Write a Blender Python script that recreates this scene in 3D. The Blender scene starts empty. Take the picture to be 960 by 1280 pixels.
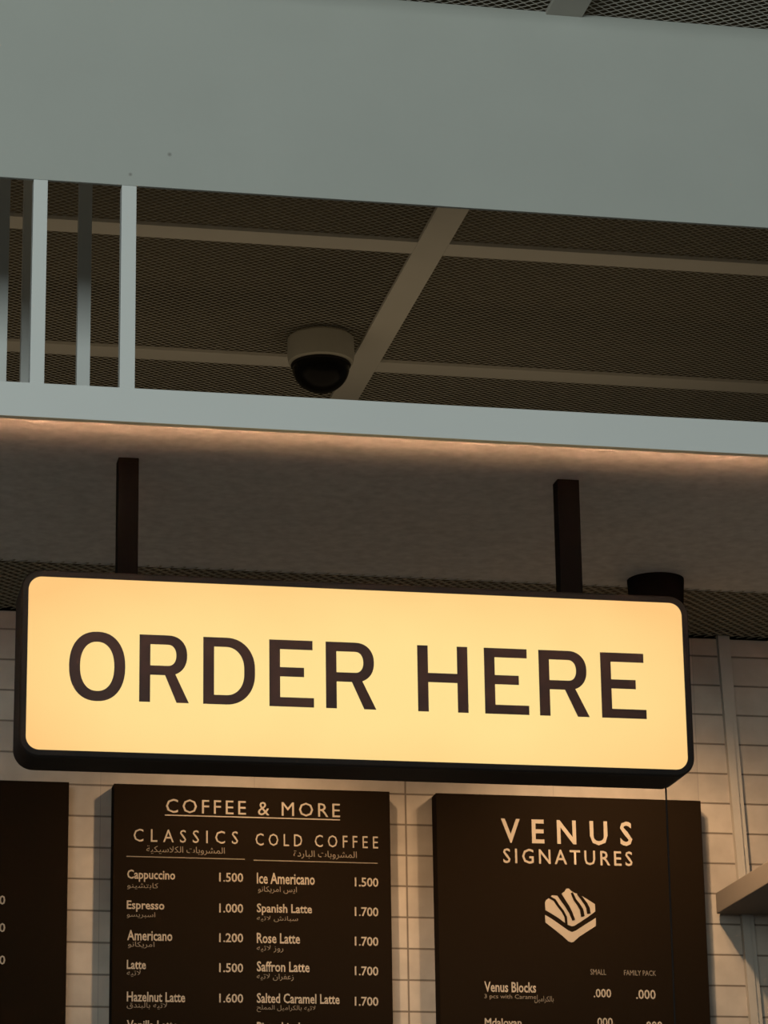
import bpy, bmesh, math, random
from mathutils import Vector, Matrix

S = bpy.context.scene
C = S.collection
random.seed(4)

# ------------------------------------------------------------------ camera
F = 3964.84                                   # focal length in pixels of the 960 x 1280 frame
PITCH, YAW, ROLL = (math.radians(a) for a in (17.345, 11.776, -0.864))
EYE = Vector((0, 0, 1.6))
fwd = Vector((math.sin(YAW) * math.cos(PITCH), math.cos(YAW) * math.cos(PITCH), math.sin(PITCH)))
rgt = Vector((math.cos(YAW), -math.sin(YAW), 0))
upv = rgt.cross(fwd)
R2 = math.cos(ROLL) * rgt + math.sin(ROLL) * upv
U2 = -math.sin(ROLL) * rgt + math.cos(ROLL) * upv
cd = bpy.data.cameras.new('camera')
cam = bpy.data.objects.new('camera', cd)
C.objects.link(cam)
cam.matrix_world = Matrix(((R2.x, U2.x, -fwd.x, EYE.x), (R2.y, U2.y, -fwd.y, EYE.y),
                           (R2.z, U2.z, -fwd.z, EYE.z), (0, 0, 0, 1)))
cd.sensor_fit = 'VERTICAL'
cd.sensor_height = 36.0
cd.lens = F / 1280 * 36.0
cd.clip_start = 0.05
S.camera = cam


def ray(px, py):
    return R2 * ((px - 480) / F) - U2 * ((py - 640) / F) + fwd


def atY(px, py, Y):
    d = ray(px, py)
    return EYE + d * (Y / d.y)


def atZ(px, py, Z):
    d = ray(px, py)
    return EYE + d * ((Z - EYE.z) / d.z)


# ------------------------------------------------------------------ light
S.view_settings.view_transform = 'Standard'
S.view_settings.look = 'None'
S.view_settings.exposure = 0
S.view_settings.gamma = 1
S.view_settings.use_curve_mapping = False
W = bpy.data.worlds.new('world')
S.world = W
W.use_nodes = True
W.node_tree.nodes['Background'].inputs[0].default_value = (0.85, 0.93, 1.0, 1)
W.node_tree.nodes['Background'].inputs[1].default_value = 0.035


def area(name, loc, target, sx, sy, power, col):
    l = bpy.data.lights.new(name, 'AREA')
    l.shape = 'RECTANGLE'
    l.size, l.size_y = sx, sy
    l.energy = power
    l.color = col
    o = bpy.data.objects.new(name, l)
    C.objects.link(o)
    o.location = loc
    o.rotation_euler = (Vector(target) - Vector(loc)).to_track_quat('-Z', 'Y').to_euler()
    return o


# assumed daylight, as if through tall unseen windows behind the photographer
area('assumed_daylight', (-2.0, -3.5, 3.7), (1.2, 5.2, 3.6), 5.0, 2.0, 330, (0.90, 1.0, 0.96))
# unseen warm fill added over the slab, facing up to brighten the mesh ceiling
area('ceiling_fill', (1.2, 6.75, 3.52), (1.2, 6.78, 4.25), 2.6, 1.0, 2.6, (1.0, 0.78, 0.48))

# ------------------------------------------------------------------ helpers


def link(name, me, mats, parent=None):
    o = bpy.data.objects.new(name, me)
    for m in (mats if isinstance(mats, (list, tuple)) else [mats]):
        if m:
            me.materials.append(m)
    C.objects.link(o)
    if parent:
        o.parent = parent
        o.matrix_parent_inverse = Matrix.Translation(-parent.location)
    return o


def bmo(name, bm, mats, parent=None, smooth=False):
    me = bpy.data.meshes.new(name)
    bmesh.ops.recalc_face_normals(bm, faces=bm.faces)
    bm.to_mesh(me)
    bm.free()
    if smooth:
        for p in me.polygons:
            p.use_smooth = True
        try:
            me.set_sharp_from_angle(angle=math.radians(35))
        except Exception:
            pass
    return link(name, me, mats, parent)


def box(bm, x0, x1, y0, y1, z0, z1, bev=0):
    r = bmesh.ops.create_cube(bm, size=1)
    vs = r['verts']
    for v in vs:
        v.co = Vector((x0 + (v.co.x + .5) * (x1 - x0), y0 + (v.co.y + .5) * (y1 - y0), z0 + (v.co.z + .5) * (z1 - z0)))
    if bev:
        es = list({e for v in vs for e in v.link_edges})
        bmesh.ops.bevel(bm, geom=es, offset=bev, segments=2, affect='EDGES', profile=.6)


def boxo(name, x0, x1, y0, y1, z0, z1, mat, parent=None, bev=0):
    bm = bmesh.new()
    box(bm, x0, x1, y0, y1, z0, z1, bev)
    return bmo(name, bm, mat, parent)


def lathe(bm, prof, c, seg=48):
    """prof: (radius, z) from top to bottom, turned about the vertical through c"""
    rings = []
    for r, z in prof:
        if r < 1e-6:
            rings.append([bm.verts.new((c[0], c[1], c[2] + z))])
        else:
            rings.append([bm.verts.new((c[0] + r * math.cos(2 * math.pi * k / seg), c[1] + r * math.sin(2 * math.pi * k / seg), c[2] + z)) for k in range(seg)])
    for a, b in zip(rings, rings[1:]):
        for k in range(seg):
            k2 = (k + 1) % seg
            if len(a) == 1 and len(b) == 1:
                continue
            if len(a) == 1:
                bm.faces.new((a[0], b[k2], b[k]))
            elif len(b) == 1:
                bm.faces.new((a[k], a[k2], b[0]))
            else:
                bm.faces.new((a[k], a[k2], b[k2], b[k]))


def flat_mesh(loops, depth=0.0008):
    """closed 2D loops (x, y), holes by even-odd fill, given a little thickness"""
    cu = bpy.data.curves.new('outline', 'CURVE')
    cu.dimensions = '2D'
    cu.fill_mode = 'BOTH'
    cu.extrude = depth
    for lp in loops:
        sp = cu.splines.new('POLY')
        sp.points.add(len(lp) - 1)
        for p, q in zip(sp.points, lp):
            p.co = (q[0], q[1], 0, 1)
        sp.use_cyclic_u = True
    return cu_mesh(cu)


def cu_mesh(cu):
    o = bpy.data.objects.new('outline', cu)
    C.objects.link(o)
    dg = bpy.context.evaluated_depsgraph_get()
    me = bpy.data.meshes.new_from_object(o.evaluated_get(dg))
    bpy.data.objects.remove(o)
    bpy.data.curves.remove(cu)
    me.materials.clear()
    return me


def thing(name, label, cat, loc=(0, 0, 0), group=None):
    o = bpy.data.objects.new(name, None)
    C.objects.link(o)
    o.location = loc
    o.empty_display_size = .05
    return tag(o, label, cat, group)


def tag(o, label, cat, group=None):
    o['label'] = label
    o['category'] = cat
    if group:
        o['group'] = group
    return o


def struct(o):
    o['kind'] = 'structure'
    return o


# ------------------------------------------------------------------ materials
def mat(name, col, rough=.6, spec=.5, metal=0, noise=0, nscale=8, bump=0, bscale=200, coat=0):
    m = bpy.data.materials.new(name)
    m.use_nodes = True
    nt = m.node_tree
    b = nt.nodes['Principled BSDF']
    b.inputs['Base Color'].default_value = (*col, 1)
    b.inputs['Roughness'].default_value = rough
    b.inputs['Specular IOR Level'].default_value = spec
    b.inputs['Metallic'].default_value = metal
    b.inputs['Coat Weight'].default_value = coat
    tc = nt.nodes.new('ShaderNodeTexCoord')
    if noise:
        n = nt.nodes.new('ShaderNodeTexNoise')
        n.inputs['Scale'].default_value = nscale
        n.inputs['Detail'].default_value = 6
        nt.links.new(tc.outputs['Object'], n.inputs['Vector'])
        mx = nt.nodes.new('ShaderNodeMixRGB')
        mx.inputs[1].default_value = (*[c * (1 - noise) for c in col], 1)
        mx.inputs[2].default_value = (*[min(1, c * (1 + noise)) for c in col], 1)
        nt.links.new(n.outputs['Fac'], mx.inputs[0])
        nt.links.new(mx.outputs[0], b.inputs['Base Color'])
    if bump:
        n2 = nt.nodes.new('ShaderNodeTexNoise')
        n2.inputs['Scale'].default_value = bscale
        n2.inputs['Detail'].default_value = 4
        nt.links.new(tc.outputs['Object'], n2.inputs['Vector'])
        bp = nt.nodes.new('ShaderNodeBump')
        bp.inputs['Strength'].default_value = bump
        bp.inputs['Distance'].default_value = .002
        nt.links.new(n2.outputs['Fac'], bp.inputs['Height'])
        nt.links.new(bp.outputs[0], b.inputs['Normal'])
    return m


M_fascia = mat('painted_plaster', (.50, .52, .485), .75, .3, noise=.06, nscale=5, bump=.15, bscale=60)
M_white = mat('white_metal', (.78, .80, .78), .5, .4, noise=.03, nscale=4)
M_soffit = mat('grey_plaster', (.64, .65, .64), .9, .1, noise=.3, nscale=45, bump=.08, bscale=120)
M_mesh = mat('expanded_metal', (.74, .70, .61), .55, .4, metal=0, noise=.1, nscale=30)
M_strip = mat('bronze_mesh', (.36, .32, .23), .6, .3, noise=.1, nscale=30)
M_grid = mat('grid_metal', (.55, .52, .47), .6, .3, noise=.06, nscale=10)
M_black = mat('black_metal', (.014, .011, .0095), .6, .15, noise=.2, nscale=15)
M_plenum = mat('dark_void', (.15, .125, .085), .9, .1)
M_post = mat('matt_black_steel', (.004, .0035, .003), .9, .03, noise=.2, nscale=15)
M_board = mat('dark_brown_board', (.0075, .0042, .0018), .85, .04, noise=.12, nscale=3)
M_text = mat('cream_print', (.30, .245, .19), .6, .2, noise=.05, nscale=40)
M_dim = mat('tan_print', (.17, .135, .10), .6, .2)
M_letter = mat('dark_vinyl', (.055, .026, .02), .55, .3, noise=.2, nscale=30)
M_rail = mat('pale_trim', (.30, .262, .22), .5, .4, noise=.08, nscale=20)
M_shelf = mat('shelf_laminate', (.15, .12, .095), .6, .3, noise=.08, nscale=12)
M_domebase = mat('dome_housing', (.38, .355, .30), .55, .3, noise=.04, nscale=20)
M_dome = mat('smoked_dome', (.006, .005, .004), .25, .1)
M_floor = mat('floor_tile', (.25, .22, .19), .4, .4, noise=.1, nscale=2)


def tile_mat():
    m = bpy.data.materials.new('cream_wall_tile')
    m.use_nodes = True
    nt = m.node_tree
    b = nt.nodes['Principled BSDF']
    b.inputs['Roughness'].default_value = .55
    b.inputs['Specular IOR Level'].default_value = .25
    tc = nt.nodes.new('ShaderNodeTexCoord')
    mp = nt.nodes.new('ShaderNodeMapping')
    mp.inputs['Rotation'].default_value = (-math.pi / 2, 0, 0)     # wall plane XZ -> XY
    nt.links.new(tc.outputs['Object'], mp.inputs['Vector'])
    br = nt.nodes.new('ShaderNodeTexBrick')
    br.offset = 0
    br.inputs['Scale'].default_value = 1
    br.inputs['Brick Width'].default_value = 60
    br.inputs['Row Height'].default_value = TILE_H
    br.inputs['Mortar Size'].default_value = .0021
    br.inputs['Mortar Smooth'].default_value = .15
    br.inputs['Bias'].default_value = 0
    br.inputs['Color1'].default_value = (1, 1, 1, 1)
    br.inputs['Color2'].default_value = (1, 1, 1, 1)
    br.inputs['Mortar'].default_value = (.48, .44, .40, 1)
    nt.links.new(mp.outputs[0], br.inputs['Vector'])
    b2 = nt.nodes.new('ShaderNodeTexBrick')              # single tiles, their upright joints tight and faint
    b2.offset = 0
    for k, v in (('Scale', 1), ('Brick Width', TILE_W), ('Row Height', TILE_H), ('Mortar Size', .0010), ('Mortar Smooth', .5), ('Bias', 0)):
        b2.inputs[k].default_value = v
    b2.inputs['Color1'].default_value = (.275, .23, .188, 1)
    b2.inputs['Color2'].default_value = (.335, .28, .228, 1)
    b2.inputs['Mortar'].default_value = (.22, .185, .155, 1)
    nt.links.new(mp.outputs[0], b2.inputs['Vector'])
    m0 = nt.nodes.new('ShaderNodeMixRGB')
    m0.blend_type = 'MULTIPLY'
    m0.inputs[0].default_value = 1
    nt.links.new(br.outputs['Color'], m0.inputs[1])
    nt.links.new(b2.outputs['Color'], m0.inputs[2])
    n = nt.nodes.new('ShaderNodeTexNoise')
    n.inputs['Scale'].default_value = 14
    n.inputs['Detail'].default_value = 5
    nt.links.new(tc.outputs['Object'], n.inputs['Vector'])
    rp = nt.nodes.new('ShaderNodeMapRange')
    rp.inputs[1].default_value, rp.inputs[2].default_value = .3, .7
    rp.inputs[3].default_value, rp.inputs[4].default_value = .85, 1.12
    nt.links.new(n.outputs['Fac'], rp.inputs[0])
    mx = nt.nodes.new('ShaderNodeMixRGB')
    mx.blend_type = 'MULTIPLY'
    mx.inputs[0].default_value = 1
    nt.links.new(m0.outputs[0], mx.inputs[1])
    nt.links.new(rp.outputs[0], mx.inputs[2])
    nt.links.new(mx.outputs[0], b.inputs['Base Color'])
    inv = nt.nodes.new('ShaderNodeMath')
    inv.operation = 'SUBTRACT'
    inv.inputs[0].default_value = 1
    nt.links.new(br.outputs['Fac'], inv.inputs[1])
    bp = nt.nodes.new('ShaderNodeBump')
    bp.inputs['Strength'].default_value = .7
    bp.inputs['Distance'].default_value = .004
    nt.links.new(inv.outputs[0], bp.inputs['Height'])
    nt.links.new(bp.outputs[0], b.inputs['Normal'])
    return m


def emit_mat(name, col, strength):
    m = bpy.data.materials.new(name)
    m.use_nodes = True
    nt = m.node_tree
    nt.nodes.clear()
    e = nt.nodes.new('ShaderNodeEmission')
    e.inputs[0].default_value = (*col, 1)
    e.inputs[1].default_value = strength
    out = nt.nodes.new('ShaderNodeOutputMaterial')
    nt.links.new(e.outputs[0], out.inputs[0])
    return m


# ------------------------------------------------------------------ levels of the place
YF = 5.20                    # front plane of the bulkhead
Z_RAIL0, Z_RAIL1 = 3.402, 3.464
Z_FAS0, Z_CEIL = 3.847, 4.254
ZS = 3.430                   # underside of the soffit, recessed above the lip of the rail
XL, XR = -1.2, 4.2
Y_BACK = (atZ(0, 700, ZS).y + atZ(940, 742, ZS).y) / 2      # rear edge of the soffit
YW = (atZ(0, 761, ZS).y + atZ(960, 797, ZS).y) / 2          # tiled menu wall
TILE_W, TILE_H = .328, .0666
M_tile = tile_mat()

# ------------------------------------------------------------------ structure
struct(boxo('floor', XL - 1, XR + 1, -4, 9, -.05, 0, M_floor))
ref = atY(508.5, 1100, YW)
row = atY(508.5, 1108, YW).z
bm = bmesh.new()
box(bm, XL - ref.x, XR - ref.x, 0, .12, -row, ZS - row - .006)
w = struct(bmo('wall_back', bm, M_tile))
w.location = (ref.x, YW, row)
struct(boxo('wall_rear', XL, XR, 8.4, 8.5, 0, 4.8, M_plenum))
struct(boxo('ceiling_upper', XL, XR, 3.6, 8.5, 4.42, 4.5, M_plenum))

# fascia beam, white rail below it, soffit slab behind the rail
bm = bmesh.new()
box(bm, XL, XR, YF, YF + .008, Z_FAS0, Z_CEIL, .001)
fas = struct(bmo('fascia_beam', bm, M_fascia))
bm = bmesh.new()
box(bm, XL, XR, YF, YF + .004, Z_RAIL0, Z_RAIL1 - .004, 0)
box(bm, XL, XR, YF, YF + .028, Z_RAIL1 - .004, Z_RAIL1, 0)
rail = struct(bmo('trim_1', bm, M_white))
bm = bmesh.new()
box(bm, XL, XR, YF + .004, Y_BACK, ZS, Z_RAIL1 - .004)
soff = struct(bmo('ceiling_soffit', bm, [M_soffit, M_white]))
for p in soff.data.polygons:
    if p.normal.z > .9:
        p.material_index = 1

# two small scuffs on the plaster
nt = M_fascia.node_tree
bs = nt.nodes['Principled BSDF']
src = bs.inputs['Base Color'].links[0].from_socket
geo = nt.nodes.new('ShaderNodeTexCoord')
prev = src
for (px, py, rad) in ((212, 193, .0032), (163, 218, .0028)):
    q = atY(px, py, YF)
    d = nt.nodes.new('ShaderNodeVectorMath')
    d.operation = 'DISTANCE'
    d.inputs[1].default_value = (q.x, q.y, q.z)
    nt.links.new(geo.outputs['Object'], d.inputs[0])
    mr = nt.nodes.new('ShaderNodeMapRange')
    mr.inputs[1].default_value, mr.inputs[2].default_value = rad * .4, rad * 1.6
    mr.inputs[3].default_value, mr.inputs[4].default_value = .6, 0
    nt.links.new(d.outputs['Value'], mr.inputs[0])
    mx = nt.nodes.new('ShaderNodeMixRGB')
    mx.inputs[2].default_value = (.16, .14, .12, 1)
    nt.links.new(mr.outputs[0], mx.inputs[0])
    nt.links.new(prev, mx.inputs[1])
    prev = mx.outputs[0]
nt.links.new(prev, bs.inputs['Base Color'])


def expanded(name, x0, x1, y0, y1, z, P, a, w, th, tilt, bond, m):
    """expanded-metal sheet: zigzag strands that touch at their bonds; P long pitch, 2a short pitch, w strand width"""
    vs, fs = [], []
    nrow = int((y1 - y0) / (2 * a))
    ncol = int((x1 - x0) / P)
    prof = [(-bond, -1), (bond, -1), (.5 - bond, 1), (.5 + bond, 1)]
    for j in range(nrow):
        yc = y0 + (j + .5) * 2 * a
        base = len(vs)
        n = 0
        for k in range(ncol + 1):
            for t, s in prof:
                x = x0 + (k + t + (.5 if j % 2 else 0)) * P
                y = yc + s * (a - w * .35)
                vs += [(x, y - w / 2, z), (x, y + w / 2, z + tilt), (x, y + w / 2, z + tilt + th), (x, y - w / 2, z + th)]
                n += 1
        for i in range(n - 1):
            p, q = base + 4 * i, base + 4 * i + 4
            fs += [(p, p + 1, q + 1, q), (p + 3, q + 3, q + 2, p + 2), (p, q, q + 3, p + 3), (p + 1, p + 2, q + 2, q + 1)]
    me = bpy.data.meshes.new(name)
    me.from_pydata(vs, [], fs)
    return link(name, me, m)


struct(expanded('ceiling', .1, 2.75, 4.6, 8.0, Z_CEIL + .004, .0225, .0047, .0046, .0012, .0022, .09, M_mesh))
# flat framing strips under the mesh
bm = bmesh.new()
for xs in (1.407 - 1.2, 1.407, 1.407 + 1.2):
    box(bm, xs, xs + .070, 4.6, 8.2, Z_CEIL - .006, Z_CEIL + .003, .001)
for xa, xb in ((XL, .207), (.277, 1.407), (1.477, 2.607), (2.677, XR)):
    for ys in (4.80, 6.337, 7.106, 7.87):
        box(bm, xa, xb, ys, ys + .068, Z_CEIL - .006, Z_CEIL + .003, .001)
struct(bmo('ceiling_grid', bm, M_grid))

# mesh strip between the soffit and the wall, in a thin frame
xe = atZ(968, 797, ZS).x + .1
m2 = expanded('ceiling_strip', 0, YW - Y_BACK - .004, 0, xe - .2, 0, .026, .0062, .0048, .001, .0016, .1, M_strip)
m2.rotation_euler = (0, 0, math.radians(-90))
m2.location = (.2, YW - .002, ZS - .003)
struct(m2)
bm = bmesh.new()
box(bm, xe, XR, Y_BACK, YW, ZS - .006, ZS + .02, .001)
struct(bmo('trim_2', bm, M_soffit))
struct(boxo('ceiling_void', XL, XR, Y_BACK, YW + .12, ZS + .012, ZS + .02, M_plenum))

# ------------------------------------------------------------------ upright bars above the rail
for i, (xa, xb) in enumerate(((39.6, 57.6), (151, 169.8))):
    p, q = atY(xa, 360, YF), atY(xb, 360, YF)
    o = boxo('upright_bar', p.x, q.x, YF + .001, YF + .026, Z_RAIL1, Z_FAS0, M_white, bev=.001)
    tag(o, ('left of the two bright white front bars between fascia and rail',
            'right of the two bright white front bars between fascia and rail')[i], 'bar', 'white bars over the rail')
Y2 = 5.88
for i, (xa, xb, Y, lab) in enumerate(((-7, 9.6, Y2, 'dim grey rear bar at the very left edge of the photo'),
                                     (27, 45, 6.08, 'dim rear bar half hidden behind the left bright front bar'),
                                     (97, 113.4, Y2, 'dim grey rear bar midway between the two bright front bars'))):
    p, q = atY(xa, 400, Y), atY(xb, 400, Y)
    o = boxo('upright_bar', p.x, q.x, Y, Y + .025, Z_RAIL1 - .004, Z_CEIL - .006, M_white, bev=.001)
    tag(o, lab, 'bar', 'white bars over the rail')

# ------------------------------------------------------------------ glow strip added behind the lip of the rail to brighten the soffit edge
glow_obj = boxo('added_glow_strip', XL + .05, XR - .05, YF + .0045, YF + .006, ZS - .0239, ZS - .0231,
           emit_mat('added_warm_glow', (1.0, .50, .27), 800.0))
struct(boxo('glow_baffle', XL, XR, YF + .0145, YF + .0165, ZS - .0275, ZS - .0224, M_white))     # baffle added to cut off the strip's glow along the soffit
struct(boxo('glow_baffle_floor', XL, XR, YF + .004, YF + .0165, ZS - .028, ZS - .0270, M_soffit))      # floor added under the strip to stop its light spilling down

tag(glow_obj, 'added warm glow strip hidden behind the lower lip of the white rail', 'light strip')

# ------------------------------------------------------------------ the lit sign
pl, pr = atZ(160.5, 573, ZS), atZ(711.5, 598, ZS)
YP = (pl.y + pr.y) / 2 + .0175          # centre of the posts
SD = .11
YS = YP - SD / 2                        # front of the sign
c00, c11 = atY(34.0, 830, YS), atY(856.5, 860, YS)
zt = (atY(50, 720.7, YS).z + atY(840, 752.5, YS).z) / 2
zb = (atY(50, 937, YS).z + atY(800, 960.5, YS).z) / 2
fx0, fx1 = c00.x, c11.x
RIM = .0125


def rrect(x0, x1, z0, z1, r, n=10):
    pts = []
    for cx, cz, a0 in ((x1 - r, z1 - r, 0), (x0 + r, z1 - r, 90), (x0 + r, z0 + r, 180), (x1 - r, z0 + r, 270)):
        for k in range(n + 1):
            a = math.radians(a0 + 90 * k / n)
            pts.append((cx + r * math.cos(a), cz + r * math.sin(a)))
    return pts


sign = thing('order_sign', 'glowing warm yellow ORDER HERE light box hung from the soffit on two black posts', 'sign',
             ((fx0 + fx1) / 2, YP, zb))
bm = bmesh.new()
outer = rrect(fx0 - RIM, fx1 + RIM, zb - RIM, zt + RIM, .036)
o2 = rrect(fx0 - RIM + .003, fx1 + RIM - .003, zb - RIM + .003, zt + RIM - .003, .033)
inner = rrect(fx0, fx1, zb, zt, .024)
rings = [[bm.verts.new((x, y, z)) for x, z in lp] for lp, y in
         ((outer, YS + SD), (outer, YS + .004), (o2, YS), (inner, YS), (inner, YS + .012))]
for a, b in zip(rings, rings[1:]):
    n = len(a)
    for k in range(n):
        bm.faces.new((a[k], a[(k + 1) % n], b[(k + 1) % n], b[k]))
bm.faces.new(rings[0])
bm.faces.new(rings[-1])
bmo('housing', bm, M_black, sign, smooth=True)

# lit panel: brighter towards its middle, where the lamps sit behind it
m = bpy.data.materials.new('lit_acrylic')
m.use_nodes = True
nt = m.node_tree
nt.nodes.clear()
tc = nt.nodes.new('ShaderNodeTexCoord')
sep = nt.nodes.new('ShaderNodeSeparateXYZ')
nt.links.new(tc.outputs['Generated'], sep.inputs[0])


def mth(op, a, b=None):
    n = nt.nodes.new('ShaderNodeMath')
    n.operation = op
    for i, v in enumerate((a, b)):
        if v is None:
            continue
        if isinstance(v, (int, float)):
            n.inputs[i].default_value = v
        else:
            nt.links.new(v, n.inputs[i])
    return n.outputs[0]


ux = mth('POWER', mth('MULTIPLY', mth('ABSOLUTE', mth('SUBTRACT', sep.outputs[0], .5)), 2), 4)
uz = mth('POWER', mth('ABSOLUTE', mth('MULTIPLY', mth('SUBTRACT', sep.outputs[2], .42), 1.75)), 2)
ns = nt.nodes.new('ShaderNodeTexNoise')
ns.inputs['Scale'].default_value = 5
nt.links.new(tc.outputs['Object'], ns.inputs['Vector'])
edge = mth('ADD', mth('MULTIPLY', ux, .55), mth('ADD', mth('MULTIPLY', uz, .62), mth('MULTIPLY', mth('SUBTRACT', ns.outputs['Fac'], .5), .5)))
rp = nt.nodes.new('ShaderNodeValToRGB')
rp.color_ramp.elements[0].color = (1.0, .755, .295, 1)
rp.color_ramp.elements[0].position = .05
rp.color_ramp.elements[1].color = (1.0, .59, .215, 1)
rp.color_ramp.elements[1].position = .9
nt.links.new(edge, rp.inputs[0])
em = nt.nodes.new('ShaderNodeEmission')
em.inputs[1].default_value = 1.0
nt.links.new(rp.outputs[0], em.inputs[0])
ou = nt.nodes.new('ShaderNodeOutputMaterial')
nt.links.new(em.outputs[0], ou.inputs[0])
bm = bmesh.new()
lp = rrect(fx0 + .0004, fx1 - .0004, zb + .0004, zt - .0004, .0236)
f0 = [bm.verts.new((x, YS + .002, z)) for x, z in lp]
f1 = [bm.verts.new((x, YS + .010, z)) for x, z in lp]
bm.faces.new(f0)
bm.faces.new(f1)
for k in range(len(lp)):
    bm.faces.new((f0[k], f0[(k + 1) % len(lp)], f1[(k + 1) % len(lp)], f1[k]))
face = bmo('lit_panel', bm, m, sign)
face['label'] = 'glowing warm yellow front panel'


# letters in a cap-height-1 square: loops with even-odd holes
def arc(cx, cy, rx, ry, a0, a1, n=16, p=2.0):
    out = []
    for k in range(n + 1):
        a = math.radians(a0 + (a1 - a0) * k / n)
        c, s = math.cos(a), math.sin(a)
        out.append((cx + rx * math.copysign(abs(c) ** (2 / p), c), cy + ry * math.copysign(abs(s) ** (2 / p), s)))
    return out


V, H = .158, .138                        # widths of upright and level strokes


def L_O(w):
    return [arc(w / 2, .5, w / 2, .515, 0, 359, 48, 2.25), arc(w / 2, .5, w / 2 - V, .515 - H - .01, 0, 359, 48, 2.25)]


def L_E(w):
    m0 = .5 - H / 2 + .02
    return [[(0, 0), (w, 0), (w, H), (V, H), (V, m0), (w * .78, m0), (w * .78, m0 + H), (V, m0 + H), (V, 1 - H), (w * .975, 1 - H), (w * .975, 1), (0, 1)]]


def L_H(w):
    m0 = .5 - H / 2 + .015
    return [[(0, 0), (V, 0), (V, m0), (w - V, m0), (w - V, 0), (w, 0), (w, 1), (w - V, 1), (w - V, m0 + H), (V, m0 + H), (V, 1), (0, 1)]]


def L_D(w):
    o = [(0, 0)] + arc(w - .42, .46, .42, .46, -90, 0, 14, 2.1) + arc(w - .42, .54, .42, .46, 0, 90, 14, 2.1) + [(0, 1)]
    i = [(V, H)] + arc(w - .42, .46, .42 - V, .46 - H, -90, 0, 14, 2.1) + arc(w - .42, .54, .42 - V, .46 - H, 0, 90, 14, 2.1) + [(V, 1 - H)]
    return [o, i]


def L_R(w):
    bw = w * .965
    lo = .405
    ro = (1 - lo) / 2
    o = ([(0, 0), (V, 0), (V, lo), (w * .52, lo), (w - V * 1.12, 0), (w, 0), (w * .725, lo + .018)]
         + arc(bw - .28, lo + ro, .28, ro, -70, 90, 18, 2.2) + [(0, 1)])
    i = [(V, lo + H)] + arc(bw - .28, lo + ro, .28 - V, ro - H, -90, 90, 18, 2.2) + [(V, 1 - H)]
    return [o, i]


GL = [(L_O, 86.3, 156.6), (L_R, 174.3, 236.2), (L_D, 254.2, 318.9), (L_E, 336.9, 392.4), (L_R, 407.6, 470.0),
      (L_H, 522.4, 585.1), (L_E, 606, 660.9), (L_R, 674.4, 736.0), (L_E, 751.8, 807.2)]
cap1 = (atY(205, 792.5, YS).z + atY(365, 799.5, YS).z + atY(630, 811.5, YS).z + atY(775, 817, YS).z) / 4
cap0 = (atY(180, 875.5, YS).z + atY(365, 883, YS).z + atY(630, 893, YS).z + atY(780, 898.5, YS).z) / 4
ch = cap1 - cap0
for fn, xa, xb in GL:
    ym = 838 + (xa - 86) * .035
    xA, xB = atY(xa, ym, YS).x, atY(xb, ym, YS).x
    me = flat_mesh([[(xA + x * ch, cap0 + y * ch) for x, y in lp] for lp in fn((xB - xA) / ch)], .0007)
    me.transform(Matrix.Translation((0, YS + .0015, 0)) @ Matrix.Rotation(math.radians(90), 4, 'X'))
    lt = link('letter', me, M_letter, sign)
    lt['label'] = 'dark cut capital letter'

for px0, px1, py in ((147.5, 173.2, 640), (698.6, 726, 660)):
    p, q = atY(px0, py, YP - .0175), atY(px1, py, YP - .0175)
    post = boxo('hanger_post', p.x, q.x, YP - .0175, YP + .0175, zt + RIM - .004, ZS, M_post, sign, bev=.0015)

# power cord from the rear right corner of the box
cx = atY(832.5, 990, YS + SD - .012)
cu = bpy.data.curves.new('power_cord', 'CURVE')
cu.dimensions = '3D'
cu.bevel_depth = .0017
cu.bevel_resolution = 3
sp = cu.splines.new('POLY')
pts = [(cx.x, cx.y, zb - RIM + .003), (cx.x, cx.y + .001, zb - .15), (cx.x - .001, cx.y + .001, zb - .5), (cx.x, cx.y, zb - 1.1)]
sp.points.add(len(pts) - 1)
for a, b in zip(sp.points, pts):
    a.co = (*b, 1)
link('power_cord', cu_mesh(cu), M_black, sign)

# ------------------------------------------------------------------ black surface downlight at the rear of the soffit
la, lb = atZ(786.5, 722, ZS), atZ(858, 722, ZS)
LR = (lb.x - la.x) / 2
LC = Vector(((la.x + lb.x) / 2, Y_BACK - LR - .006, ZS))
lamp = thing('surface_downlight', 'round black surface downlight on the soffit above the right end of the lit sign', 'lamp', LC)
bm = bmesh.new()
lathe(bm, [(0, 0), (LR, 0), (LR, -.006), (LR * .985, -.02), (LR * .92, -.095), (LR * .89, -.10), (LR * .80, -.10), (LR * .74, -.06), (0, -.06)], LC)
bmo('lamp_body', bm, M_post, lamp, smooth=True)
bm = bmesh.new()
lathe(bm, [(0, -.0605), (LR * .70, -.0605), (LR * .70, -.064), (0, -.064)], LC)
bmo('diffuser', bm, emit_mat('lamp_glow', (1, .74, .45), 3), lamp)


def spot(name, loc, target, power, angle, blend, col, rad=.03):
    l = bpy.data.lights.new(name, 'SPOT')
    l.energy = power
    l.spot_size = math.radians(angle)
    l.spot_blend = blend
    l.color = col
    l.shadow_soft_size = rad
    o = bpy.data.objects.new(name, l)
    C.objects.link(o)
    o.location = loc
    o.rotation_euler = (Vector(target) - Vector(loc)).to_track_quat('-Z', 'Y').to_euler()
    return o


WARM = (1.0, .68, .39)
spot('downlight_beam', LC + Vector((0, 0, -.102)), LC + Vector((0, .1, -1.2)), 9, 160, .6, WARM, .03)
# assumed wall-washing spots without bodies, put unseen behind the sign to light the wall
for px, pw in ((390, 38), (785, 40)):
    q = atY(px, 800, YW - .45)
    spot('assumed_wall_spot', (q.x, YW - .45, 3.30), (q.x + (.12 if px > 700 else -.12), YW - .22, 2.2), pw, 138, 1.0, WARM, .018)

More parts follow.
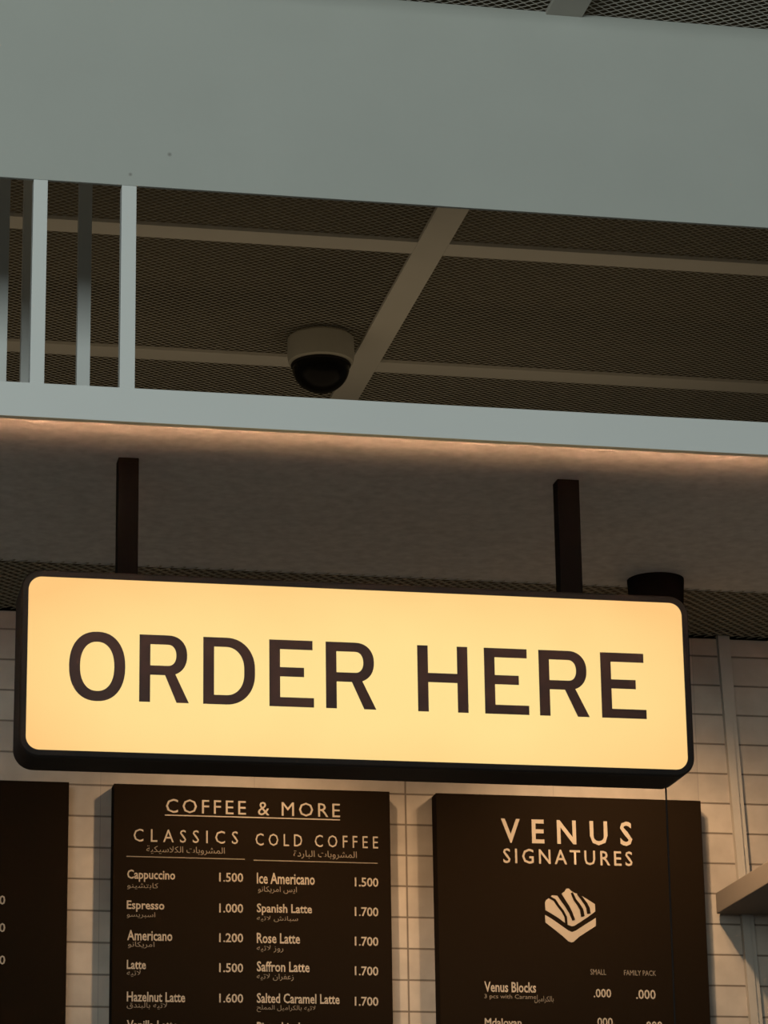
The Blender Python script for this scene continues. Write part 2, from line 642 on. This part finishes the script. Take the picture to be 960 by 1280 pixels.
# ------------------------------------------------------------------ text
AR = {'ا': (0xFE8D, 0xFE8E), 'ب': 0xFE8F, 'ة': (0xFE93, 0xFE94), 'ت': 0xFE95, 'ح': 0xFEA1, 'د': (0xFEA9, 0xFEAA), 'ر': (0xFEAD, 0xFEAE),
      'ز': (0xFEAF, 0xFEB0), 'س': 0xFEB1, 'ش': 0xFEB5, 'ع': 0xFEC9, 'ف': 0xFED1, 'ق': 0xFED5, 'ك': 0xFED9, 'ل': 0xFEDD, 'م': 0xFEE1,
      'ن': 0xFEE5, 'ه': 0xFEE9, 'و': (0xFEED, 0xFEEE), 'ي': 0xFEF1}


def shape_ar(s):
    """joined letter forms in visual (left to right) order"""
    out = []
    i = 0
    prev_joins = False
    while i < len(s):
        ch = s[i]
        if ch == ' ':
            out.append(' ')
            prev_joins = False
            i += 1
            continue
        if ch == 'ل' and i + 1 < len(s) and s[i + 1] == 'ا':
            out.append(chr(0xFEFC if prev_joins else 0xFEFB))
            prev_joins = False
            i += 2
            continue
        f = AR[ch]
        dual = not isinstance(f, tuple)
        nxt = i + 1 < len(s) and s[i + 1] in AR
        if dual:
            form = (3 if nxt else 1) if prev_joins else (2 if nxt else 0)
            out.append(chr(f + form))
            prev_joins = nxt
        else:
            out.append(chr(f[1] if prev_joins else f[0]))
            prev_joins = False
        i += 1
    return ''.join(reversed(out))


def text_mesh(body, track=1.0, bold=0.0):
    cu = bpy.data.curves.new('text', 'FONT')
    cu.body = body
    cu.space_character = track
    cu.offset = bold
    cu.resolution_u = 2
    cu.fill_mode = 'FRONT'
    return cu_mesh(cu)


class Print:
    """lines of print on one board, each a part of it; place() fits a line into a box of the photograph's frame on the board's face"""

    def __init__(self, Y, name, m, parent):
        self.Y, self.name, self.m, self.parent = Y, name, m, parent

    def add(self, me):
        return link(self.name, me, self.m, self.parent)

    def place(self, body, x0, x1, yt, yb, track=1.0, bold=0.0):
        me = text_mesh(body, track, bold)
        xs = [v.co.x for v in me.vertices]
        ys = [v.co.y for v in me.vertices]
        xm = (x0 + x1) / 2
        ym = (yt + yb) / 2
        A, B = atY(x0, ym, self.Y), atY(x1, ym, self.Y)
        T, Bo = atY(xm, yt, self.Y), atY(xm, yb, self.Y)
        sx = (B.x - A.x) / (max(xs) - min(xs))
        sz = (T.z - Bo.z) / (max(ys) - min(ys))
        mx, my = min(xs), min(ys)
        for v in me.vertices:
            v.co = Vector((A.x + (v.co.x - mx) * sx, self.Y, Bo.z + (v.co.y - my) * sz))
        return self.add(me)

    def bar(self, x0, x1, yl, yr, th):
        A, B = atY(x0, yl, self.Y), atY(x1, yr, self.Y)
        z = (A.z + B.z) / 2
        h = th * .00178 / 2
        me = bpy.data.meshes.new(self.name)
        me.from_pydata([(A.x, self.Y, z - h), (B.x, self.Y, z - h), (B.x, self.Y, z + h), (A.x, self.Y, z + h)], [], [(0, 1, 2, 3)])
        return self.add(me)

    def polys(self, plist, dy=0):
        bm = bmesh.new()
        for pts in plist:
            bm.faces.new([bm.verts.new(atY(px, py, self.Y + dy)) for px, py in pts])
        for f in bm.faces:
            f.normal_update()
            if f.normal.y > 0:
                f.normal_flip()
        me = bpy.data.meshes.new(self.name)
        bm.to_mesh(me)
        bm.free()
        return self.add(me)


BT = .043                                   # thickness of the boards
YB = YW - BT
PY = YB - .0008
ztop = (atY(0, 977.7, YB).z + atY(315, 983, YB).z + atY(875, 999.7, YB).z) / 3
ZBOT = ztop - .84


def board(x0, x1, label):
    t = thing('menu_board', label, 'menu board', ((x0 + x1) / 2, YW, ZBOT), 'dark menu boards on the tiled wall')
    boxo('panel', x0, x1, YB, YW, ZBOT, ztop, M_board, t, bev=.0012)
    return t


xl1 = atY(86.2, 1000, YB).x
xm0, xm1 = atY(142.2, 1000, YB).x, atY(487.2, 1000, YB).x
xr0, xr1 = atY(545, 1000, YB).x, atY(875.8, 1000, YB).x

# left board, mostly out of the frame: only the last digits of its prices show
tl = board(xl1 - (xm1 - xm0), xl1, 'dark menu board at the left edge showing only the ends of three prices')
P = Print(PY, 'price_lettering', M_text, tl)
for yt in (1119, 1153.5, 1194):
    P.place('1.500', -24, 6.6, yt, yt + 11.5, .95, .012)

# middle board
tm = board(xm0, xm1, 'dark menu board headed COFFEE & MORE with two columns of drinks and prices')
P = Print(PY, 'heading_lettering', M_text, tm)
P.place('COFFEE & MORE', 207.5, 425, 1001.5, 1018.8, 1.28, .0)
P.bar(206, 425, 1018.6, 1025, 1.3)
P.place('CLASSICS', 167, 297.5, 1037.5, 1053.5, 1.7, 0)
P.place('COLD COFFEE', 319.5, 472.5, 1043.5, 1058.8, 1.6, 0)
P = Print(PY, 'divider_line', M_dim, tm)
P.bar(158, 306, 1070.5, 1074, 1.1)
P.bar(317, 472, 1075, 1079.3, 1.1)
left = [('Cappuccino', 159, 219, 1087.5, 1102.5, '1.500', 1091), ('Espresso', 158.5, 205.5, 1126, 1140, '1.000', 1129.5),
        ('Americano', 159, 215.5, 1163, 1176, '1.200', 1166.5), ('Latte', 158.5, 182.5, 1200, 1211.5, '1.500', 1204),
        ('Hazelnut Latte', 158.5, 231.5, 1240, 1252.5, '1.600', 1242), ('Vanilla Latte', 158.5, 222, 1275.5, 1288, '1.600', 1281)]
right = [('Ice Americano', 321, 393.5, 1091.5, 1105.5, '1.500', 1097), ('Spanish Latte', 321, 390, 1130, 1144.5, '1.700', 1134),
         ('Rose Latte', 321, 375, 1166.5, 1179.5, '1.700', 1171), ('Saffron Latte', 321, 387, 1202, 1215, '1.700', 1208),
         ('Salted Caramel Latte', 321, 424.5, 1242, 1254.5, '1.700', 1246), ('Pistachio Latte', 321, 400, 1278, 1291, '1.700', 1282)]
P = Print(PY, 'item_lettering', M_text, tm)
for n, xa, xb, yt, yb, pr, py in left + right:
    P.place(n, xa, xb, yt, yb, 1.0, .018)
P = Print(PY, 'price_lettering', M_text, tm)
for i, (n, xa, xb, yt, yb, pr, py) in enumerate(left + right):
    P.place(pr, *((274, 304) if i < 6 else (443.5, 473)), py, py + 11.5, .98, .014)
P = Print(PY, 'arabic_lettering', M_dim, tm)
P.place(shape_ar('المشروبات الكلاسيكية'), 183, 281, 1058, 1068.5)
P.place(shape_ar('المشروبات الباردة'), 367, 446, 1063.5, 1074)
for s, xa, xb, yt, yb in (('كابتشينو', 159, 198, 1103.5, 1112), ('اسبريسو', 158.5, 194, 1140, 1148), ('امريكانو', 160, 193, 1177, 1185.5),
                          ('لاتيه', 158.5, 176, 1212.5, 1221), ('لاتيه بالبندق', 158.5, 209, 1253, 1261.5),
                          ('ايس امريكانو', 322.5, 371, 1108, 1117), ('سبانش لاتيه', 321, 372.5, 1145, 1152.5), ('روز لاتيه', 321, 354, 1181.5, 1190.5),
                          ('زعفران لاتيه', 321, 367, 1217, 1226), ('لاتيه بالكراميل المملح', 321, 394.5, 1256.5, 1265.5)):
    P.place(shape_ar(s), xa, xb, yt, yb)

# right board
tr = board(xr0, xr1, 'dark menu board with a pale striped cake block emblem under its two-line heading')
P = Print(PY, 'heading_lettering', M_text, tr)
P.place('VENUS', 626.5, 790, 1025, 1055.5, 1.75, .016)
P.place('SIGNATURES', 629, 790.5, 1062.3, 1080.8, 1.34, .008)
ep = lambda pts: [(660 + x / 8.727, 1090 + y / 8.727) for x, y in pts]
P = Print(PY, 'emblem', M_text, tr)
P.polys([ep([(185, 330), (200, 305), (235, 280), (262, 254), (310, 258), (350, 248), (395, 215), (420, 182), (445, 180), (470, 205), (505, 228), (560, 245),
           (610, 275), (680, 318), (730, 350), (735, 430), (640, 500), (510, 585), (480, 592), (430, 575), (330, 500), (250, 450), (190, 415)])])
P.polys([ep([(185, 468), (250, 505), (330, 560), (440, 638), (480, 655), (520, 640), (620, 575), (740, 500), (740, 590), (660, 640), (560, 705), (500, 760), (475, 768),
           (440, 755), (380, 700), (280, 620), (190, 550)])])


def ribbon(P, pts, w0, w1):
    n = len(pts)
    L, Rr = [], []
    for i, (x, y) in enumerate(pts):
        a, b = pts[max(0, i - 1)], pts[min(n - 1, i + 1)]
        dx, dy = b[0] - a[0], b[1] - a[1]
        l = math.hypot(dx, dy)
        w = (w0 + (w1 - w0) * i / (n - 1)) / 2
        L.append((x - dy / l * w, y + dx / l * w))
        Rr.append((x + dy / l * w, y - dx / l * w))
    P.polys([ep([L[i], L[i + 1], Rr[i + 1], Rr[i]]) for i in range(n - 1)], -.0006)


P = Print(PY, 'drizzle', M_board, tr)
ribbon(P, [(225, 268), (290, 305), (330, 365), (380, 430), (412, 490), (420, 580)], 28, 26)
ribbon(P, [(335, 235), (385, 310), (430, 375), (465, 440), (500, 525)], 50, 32)
ribbon(P, [(478, 225), (510, 300), (555, 360), (585, 410), (600, 485)], 26, 40)
ribbon(P, [(545, 235), (590, 290), (630, 345), (655, 395), (665, 455)], 30, 40)
P = Print(PY, 'item_lettering', M_text, tr)
P.place('Venus Blocks', 605.5, 670, 1227.5, 1240.5, 1.0, .018)
P.place('Mdaloyan', 606, 652, 1273, 1286, 1.0, .018)
P = Print(PY, 'price_lettering', M_text, tr)
P.place('.000', 742, 764, 1236, 1247, 1.0, .014)
P.place('.000', 795, 819.5, 1237, 1249, 1.0, .014)
P.place('.000', 744, 766, 1272, 1283, 1.0, .014)
P.place('.000', 805, 828, 1276.5, 1288, 1.0, .014)
P = Print(PY, 'small_lettering', M_dim, tr)
P.place('SMALL', 738, 757.5, 1211.5, 1218.5)
P.place('FAMILY PACK', 780, 820, 1213, 1219.5)
P.place('3 pcs with Caramel', 605.5, 672, 1243, 1250)
P.place(shape_ar('بالكراميل'), 668, 692, 1245, 1254)

# ------------------------------------------------------------------ wall rail and shelf at the right
Y0 = YW - .016
a0, a1 = atY(897, 790, Y0), atY(939, 1280, Y0)
b0 = atY(912, 790, Y0)
wd = b0.x - a0.x
dirv = (a1 - a0) / (a0.z - a1.z)
zlow = ZBOT
bm = bmesh.new()
end = a0 + dirv * (a0.z - zlow)
vs = []
for base in (a0, end):
    for dx, dy in ((0, 0), (wd * .62, 0), (wd * .62, .004), (wd, .004), (wd, .016), (0, .016)):
        vs.append(bm.verts.new((base.x + dx, Y0 + dy, base.z)))
for k in range(6):
    bm.faces.new((vs[k], vs[(k + 1) % 6], vs[6 + (k + 1) % 6], vs[6 + k]))
bm.faces.new(vs[:6])
bm.faces.new(vs[6:])
tag(bmo('wall_rail', bm, M_rail), 'slim pale metal rail running down the tiled wall right of the boards', 'rail')

st, sb = atY(891.5, 1118, YW), atY(894, 1144, YW)
shelf = boxo('wall_shelf', st.x, st.x + .9, YW - .42, YW - .0165, sb.z, st.z, M_shelf, bev=.002)
tag(shelf, 'brown wall shelf jutting out over the rail at the right edge', 'shelf')

# ------------------------------------------------------------------ dome camera on the mesh ceiling
dc = atZ(401, 446, Z_CEIL - .055)
DC = Vector((dc.x, dc.y, Z_CEIL - .006))
dome = thing('dome_camera', 'security dome camera with pale base and dark smoked dome under the mesh ceiling', 'camera', DC)
bm = bmesh.new()
lathe(bm, [(0, 0), (.074, 0), (.079, -.006), (.080, -.045), (.077, -.064), (.070, -.068), (0, -.068)], DC)
bmo('base', bm, M_domebase, dome, smooth=True)
bm = bmesh.new()
lathe(bm, [(.070, -.0682), (.0715, -.071), (.0705, -.074), (.066, -.0742)], DC)
bmo('trim_ring', bm, M_black, dome, smooth=True)
bm = bmesh.new()
lathe(bm, [(.068, -.0685), (.068, -.076)] + [(.068 * math.cos(a), -.076 - .062 * math.sin(a)) for a in (math.radians(k * 7.5) for k in range(1, 12))] + [(0, -.138)], DC)
bmo('dome', bm, M_dome, dome, smooth=True)
